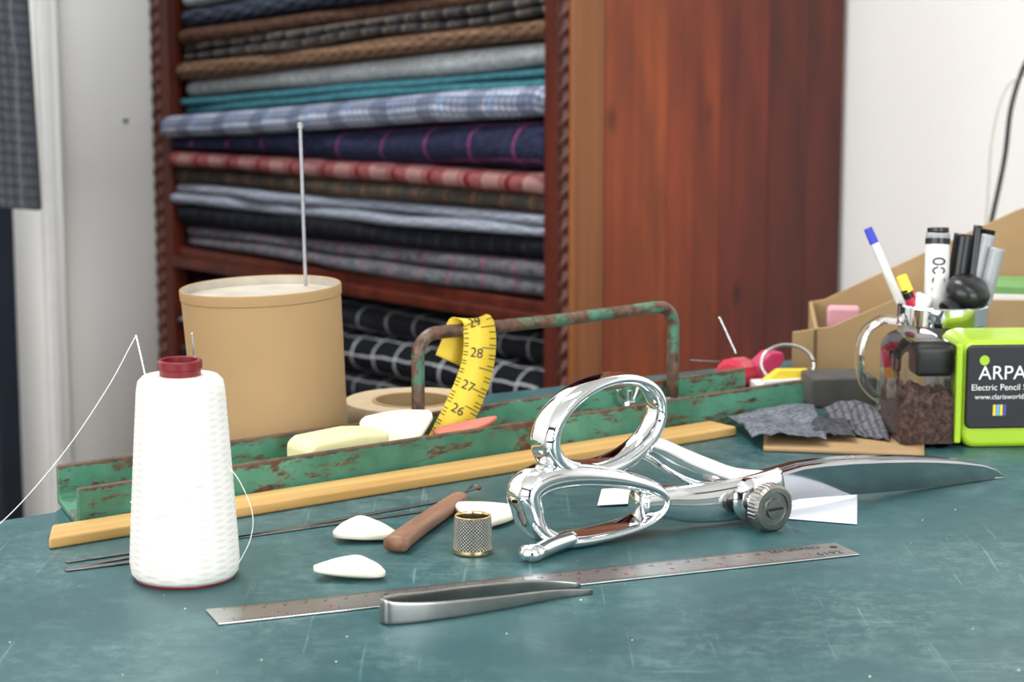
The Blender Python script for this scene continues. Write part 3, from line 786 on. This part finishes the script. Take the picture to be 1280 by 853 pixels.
# ------------------------------------------------------------------ pink pin case, flags, ring
pc = empty('pink_pin_case', (.160, 1.535, TZ), R_(20))
prism('case_strap', [(.008, .002), (.022, .001), (.040, .022), (.038, .0275), (.028, .028), (.018, .020)], -.004, .012, PINK, pc, .002, axis='y')
lathe('screw_cap', [(0, 0), (.0105, 0), (.0118, .001), (.0118, .022), (.008, .0235), (.008, .026), (0, .026)], REDPL, pc, loc=(.010, .004, .0124), rot=(R_(84), 0, R_(-52)), seg=24, rfun=lambda a, j: 1+.03*math.cos(12*a))
lathe('cap_label', [(0, 0), (.0050, 0), (.0050, .001), (0, .001)], WHITEPL, pc, loc=(-.0102, -.0115, .0098), rot=(R_(84), 0, R_(-52)), seg=24)
rg = [(.034+.021*math.cos(a), -.018+.006*math.sin(a), .0215+.013*math.sin(a)) for a in [2*math.pi*k/32 for k in range(33)]]
tube('wire_ring', rg, .0013, STEEL, pc, 10)
nd = empty('pin', (.160, 1.56, TZ)); rod('shaft', (.004, 0, .024), (-.008, .004, .050), .0005, CHROME, nd, 8)
lathe('head', [(0, -.001), (.0009, 0), (0, .001)], CHROME, nd, loc=(-.008, .004, .050), seg=10)
nd = empty('pin', (.145, 1.54, TZ)); rod('shaft', (-.016, 0, .0225), (.006, .002, .021), .0005, DKSTEEL, nd, 8)
fl = empty('sticky_flag_packet', (.193, 1.515, TZ), R_(8))
box('packet', (-.022, -.010, 0), (.018, .010, .012), WHITEPL, fl, .001)
prism('yellow_flags', [(-.016, .012), (.018, .012), (.018, .020), (-.004, .0205)], -.006, .004, YEL, fl, .0005, axis='y')
prism('white_flags', [(-.019, .010), (.010, .010), (.014, .0150), (-.016, .0140)], -.0105, -.006, WHITEPL, fl, .0004, axis='y')

# ------------------------------------------------------------------ cardboard box with slanted side
bx = empty('cardboard_box', (.2245, 1.585, TZ), R_(-6))
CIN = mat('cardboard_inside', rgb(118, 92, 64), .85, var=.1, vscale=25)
def panel(nm, poly, y0, y1, m=CARD): prism(nm, poly, y0, y1, m, bx, .0005, axis='y')
panel('front_panel', [(0, 0), (.25, 0), (.25, .062), (.06, .062), (.012, .040), (0, .0385)], 0, .003)
panel('rear_panel', [(0, 0), (.25, 0), (.25, .150), (.16, .115), (.06, .066), (.012, .042), (0, .040)], .13, .133)
prism('left_panel', [(0, 0), (.133, 0), (.133, .040), (0, .0385)], 0, .003, CARD, bx, .0005, axis='x')
prism('left_flap', [(-.016, 0.001), (-.0005, 0.001), (-.0005, .0385), (-.016, .036)], -.002, .001, CARD, bx, .0005, axis='y')
prism('right_panel', [(0, 0), (.133, 0), (.133, .150), (0, .062)], .247, .25, CARD, bx, .0005, axis='x')
box('base', (.003, .003, .0005), (.247, .13, .003), CIN, bx)
pr = empty('pink_packet', (.254, 1.64, TZ+.0035), R_(-6)); box('packet', (-.012, -.006, 0), (.013, .008, .044), mat('pale_pink_card', rgb(206, 150, 158), .6, var=.05, vscale=40), pr, .003)
gb = empty('green_box', (.385, 1.62, TZ+.0035), R_(-12))
box('carton', (-.026, -.03, 0), (.045, .03, .066), mat('green_card', rgb(108, 154, 88), .5, var=.08, vscale=40), gb, .001)
box('label', (-.022, -.0306, .040), (.040, -.0302, .060), WHITEPL, gb)

# ------------------------------------------------------------------ glass mug of pens
mg = empty('glass_mug', (.292, 1.448, TZ))
MH = .0755
lathe('mug_glass', [(.0, .0), (.026, 0), (.0295, .002), (.031, .006), (.0305, .030), (.0300, MH), (.0292, MH+.001), (.0283, MH), (.0285, .030), (.0285, .010), (0, .009)], GLASS, mg, seg=64)
lathe('metal_rim', [(.0302, MH-.011), (.0308, MH-.0105), (.0308, MH+.001), (.0298, MH+.002), (.0290, MH+.001)], CHROME, mg, seg=64)
hpts = catmull([(-.029, -.002, .066), (-.042, -.004, .0665), (-.0535, -.006, .058), (-.0570, -.007, .042), (-.0535, -.006, .024), (-.042, -.004, .0125), (-.029, -.002, .012)], n=6)
sweep('mug_handle', hpts, .012, .0062, (.15, -1, 0), GLASS, mg, sec=16)
pens = empty('pens', (.292, 1.448, TZ+.0105), 0, None)
def pen(nm, a, b, r, m, cap=None, capl=.25, capr=1.15):
    a = Vector(a); b = Vector(b)
    rod(nm, a, b, r, m, pens)
    if cap: rod(nm+'_cap', b-(b-a)*capl, b+(b-a)*.03, r*capr, cap, pens, 16, r*.9)
pen('ballpoint', (.002, .006, .002), (-.0485, .014, .113), .0030, WHITEPL, BLUE, .06)
pen('pencil_red', (.006, -.006, .002), (-.0290, -.006, .084), .0038, REDPL, YEL, .10)
rod('pencil_band', (-.0240, -.006, .0715), (-.0265, -.006, .0775), .0040, BLACK, pens)
pen('marker_white', (-.004, .002, .002), (-.0030, .010, .114), .0082, GREY, None)
rod('marker_label', (-.0036, .0055, .050), (-.0031, .0097, .110), .00835, WHITEPL, pens)
rod('marker_top', (-.0030, .010, .1142), (-.0030, .0105, .1170), .0074, BLACK, pens)
rod('marker_black_band', (-.0032, .0092, .106), (-.0031, .0098, .110), .0085, BLACK, pens)
text('marker_number', '2300', .0125, INK, pens, (-.0032, .0002, .086), (R_(90), R_(-90), 0))
pen('marker_black', (.002, .010, .002), (.0170, .018, .112), .0074, BLACK)
pen('felt_pen', (.010, .004, .002), (.0320, .014, .112), .0050, GREY, BLACK, .04, .8)
pen('pen_dark', (.012, -.004, .002), (.0255, .016, .118), .0032, BLACK)
rod('pen_clear', (.014, .0, .002), (.0365, .004, .104), .0050, GREY, pens)
lathe('black_knob', [(0, -.010), (.012, -.009), (.0150, -.003), (.0145, .004), (.010, .009), (0, .010)], BLACK, pens, loc=(.014, -.012, .076), rot=(R_(20), R_(22), 0), seg=32, sharp=60)
lathe('knob_collar', [(.006, .004), (.0075, .009), (.0075, .014), (0, .015)], BLACK, pens, loc=(.010, -.014, .070), rot=(R_(20), R_(-120), 0), seg=24)
box('white_eraser', (-.022, -.010, .060), (-.010, .002, .074), WHITEPL, pens, .003, rot=(0, R_(25), 0))

# ------------------------------------------------------------------ electric pencil sharpener
es = empty('electric_pencil_sharpener', (.2435, 1.335, TZ), R_(4))
def rrect(x0, z0, x1, z1, r, n=6):
    out = []
    for (cx, cz, a0) in [(x1, z1, 0), (x0, z1, 90), (x0, z0, 180), (x1, z0, 270)]:
        sx = -1 if cx == x1 else 1; sz = -1 if cz == z1 else 1
        for k in range(n+1):
            a = R_(a0+90*k/n); out.append((cx+sx*r+r*math.cos(a), cz+sz*r+r*math.sin(a)))
    return out
prism('reservoir', rrect(.000, .0, .040, .069, .012), .0, .055, SMOKE, es, .003, axis='y')
nx = 16; v = []; f = []
top = [(.0025+.036*i/nx, .0035+.048*j/nx, .032+.008*mnoise.noise(Vector((i*.35, j*.35, 2)))+.0025*mnoise.noise(Vector((i*1.3, j*1.3, 5)))) for j in range(nx+1) for i in range(nx+1)]
bot = [(x, y, .003) for x, y, z in top]
v = top+bot; o_ = (nx+1)**2
for j in range(nx):
    for i in range(nx):
        a = j*(nx+1)+i; f += [(a, a+1, a+nx+2, a+nx+1), (o_+a, o_+a+nx+1, o_+a+nx+2, o_+a+1)]
for i in range(nx):
    for a, b in ((i, i+1), (nx*(nx+1)+i, nx*(nx+1)+i+1), (i*(nx+1), (i+1)*(nx+1)), (i*(nx+1)+nx, (i+1)*(nx+1)+nx)): f.append((a, b, o_+b, o_+a))
mobj('shavings', v, f, DIRT, es)
prism('body_shell', rrect(.040, .0, .150, .069, .010), .0015, .058, LIME, es, .004, axis='y')
prism('front_label', rrect(.0425, .013, .141, .0665, .004, 4), -.0005, .003, BLACK, es, .0012, axis='y')
box('cutter_housing', (.014, .016, .044), (.0385, .042, .063), BLACK, es, .003)
prism('lime_stripe', [(.036, .004), (.040, .004), (.040, .067), (.036, .067)], -.0012, .004, LIME, es, .001, axis='y')
LBL = WHITEPL
fr = (R_(90), 0, 0)
text('label_title', 'ARPAN', .0125, LBL, es, (.0500, -.0010, .0485), fr, align='LEFT')
text('label_line', 'Electric Pencil Sharpener', .0056, LBL, es, (.0455, -.0010, .0395), fr, align='LEFT')
text('label_web', 'www.clarisworld.co.uk', .0046, LBL, es, (.0480, -.0010, .0335), fr, align='LEFT')
for i, m_ in enumerate((YEL, mat('sky_blue', rgb(90, 170, 215), .5, var=.03), YEL, mat('violet', rgb(70, 70, 150), .5, var=.03))):
    box('label_bar_%d' % i, (.0600+i*.0022, -.0011, .0215), (.0618+i*.0022, -.0006, .0285), m_, es)
lathe('label_leaf', [(0, 0), (.0032, 0)], LIME, es, loc=(.0535, -.0011, .0570), rot=(R_(90), 0, 0), seg=16)

# ------------------------------------------------------------------ cables
cb = empty('hanging_cables', (0, 0, 0))
tube('black_cable', catmull([(.70, 2.30, 1.60), (.66, 2.34, 1.20), (.60, 2.38, 1.02), (.570, 2.4, .966), (.5529, 2.4, .913), (.5467, 2.4, .851), (.5333, 2.4, .775), (.50, 2.40, .60), (.45, 2.38, .30), (.42, 2.36, .006)], n=8), .0028, BLACK, cb, 10)
tube('pale_cable', catmull([(.60, 2.39, 1.03), (.575, 2.40, .955), (.546, 2.4, .93), (.532, 2.4, .87), (.527, 2.40, .76), (.50, 2.40, .5), (.48, 2.36, .006)], n=8), .0012, mat('pale_cable', rgb(180, 180, 168), .5, var=.02), cb, 8)

# ------------------------------------------------------------------ hanging jacket
JK = cloth('jacket_check', K(74, 76, 82), .25, [(0, .012, .35, K(50, 52, 58), .6, 0), (1, .012, .35, K(48, 50, 56), .6, 0), (0, .06, .05, K(120, 124, 120), .5, 0)])
jk = empty('hanging_jacket', (-.527, 2.40, 0), R_(-20))
v = []; f = []; uv = []; nx, nz = 60, 50
for j in range(nz+1):
    w = j/nz; z = .805+w*.85
    for i in range(nx+1):
        a = 2*math.pi*i/nx
        halfw = .21 if w < .75 else .21*(1-((w-.75)/.25)**2*.75)
        x = -.21+halfw*math.cos(a)*(1-.12*w); fold = .012*math.sin(a*9+w*2)*(1-w*.6)
        y = (.05+fold)*math.sin(a)
        v.append((x, y, z-.01*math.cos(a*2))); uv.append((i/nx*.95, z))
for j in range(nz):
    for i in range(nx): a = j*(nx+1)+i; f.append((a, a+1, a+nx+2, a+nx+1))
mobj('jacket_body', v, f, JK, jk, smooth=True, uvs=uv)
tube('hanger_hook', catmull([(-.21, 0, 1.62), (-.21, 0, 1.70), (-.19, 0, 1.73), (-.17, 0, 1.71)], n=5), .002, STEEL, jk, 8)
tube('hanger_bar', [(-.28, 0, 1.62), (-.21, 0, 1.655), (-.14, 0, 1.62)], .006, STICK, jk, 8)

# ------------------------------------------------------------------ lights
def area(name, loc, target, sx, sy, power, col):
    l = bpy.data.lights.new(name, 'AREA'); l.shape = 'RECTANGLE'; l.size = sx; l.size_y = sy; l.energy = power; l.color = col
    o = bpy.data.objects.new(name, l); scene.collection.objects.link(o); o.location = loc
    d = Vector(target)-Vector(loc); o.rotation_euler = d.to_track_quat('-Z', 'Y').to_euler(); return o
area('window_daylight', Rm @ Vector((-.4, -2.09, 1.62)), Rm @ Vector((-.4, 0, 1.62)), 3.3, 1.35, 82, (1.0, .985, .965))
area('added_side_fill', Rm @ Vector((2.49, -.1, 1.55)), Rm @ Vector((0, -.1, 1.55)), 2.1, 1.4, 76, (.89, .95, 1.0))  # cool lamp added out of view to brighten the left wall
cl_ = empty('ceiling_fill_light', (0, 0, 0), RA)  # unseen ceiling lamps added as fill; first set to brighten the left wall
for i, (a, b, e_) in enumerate(((-1.75, .85, 38), (.6, .5, 18))):
    box('fitting_%d' % i, (a-.62, b-.16, 2.655), (a+.62, b+.16, 2.70), WHITEPL, cl_, .005)
    p = Rm @ Vector((a, b, 2.648))
    o = area('ceiling_panel_%d' % i, p, p-Vector((0, 0, 1)), 1.2, .28, e_, (.96, .98, 1.0) if i == 0 else (1, .98, .95)); o.rotation_euler = (0, 0, RA)
w = bpy.data.worlds.new('sky'); scene.world = w; w.use_nodes = True
bg = w.node_tree.nodes['Background']; bg.inputs[0].default_value = (.85, .93, 1, 1); bg.inputs[1].default_value = 1.2

# ------------------------------------------------------------------ camera
cd = bpy.data.cameras.new('camera'); cam = bpy.data.objects.new('camera', cd); scene.collection.objects.link(cam)
cam.location = (0, 0, 1.036); cam.rotation_euler = (R_(90-9.2), 0, 0)
cd.sensor_width = 22.3; cd.lens = 22.3*2700/1280; cd.clip_start = .02
cd.dof.use_dof = True; cd.dof.focus_distance = 1.14; cd.dof.aperture_fstop = 9.5
scene.camera = cam
scene.view_settings.view_transform = 'Standard'; scene.view_settings.look = 'None'; scene.view_settings.exposure = 0.0
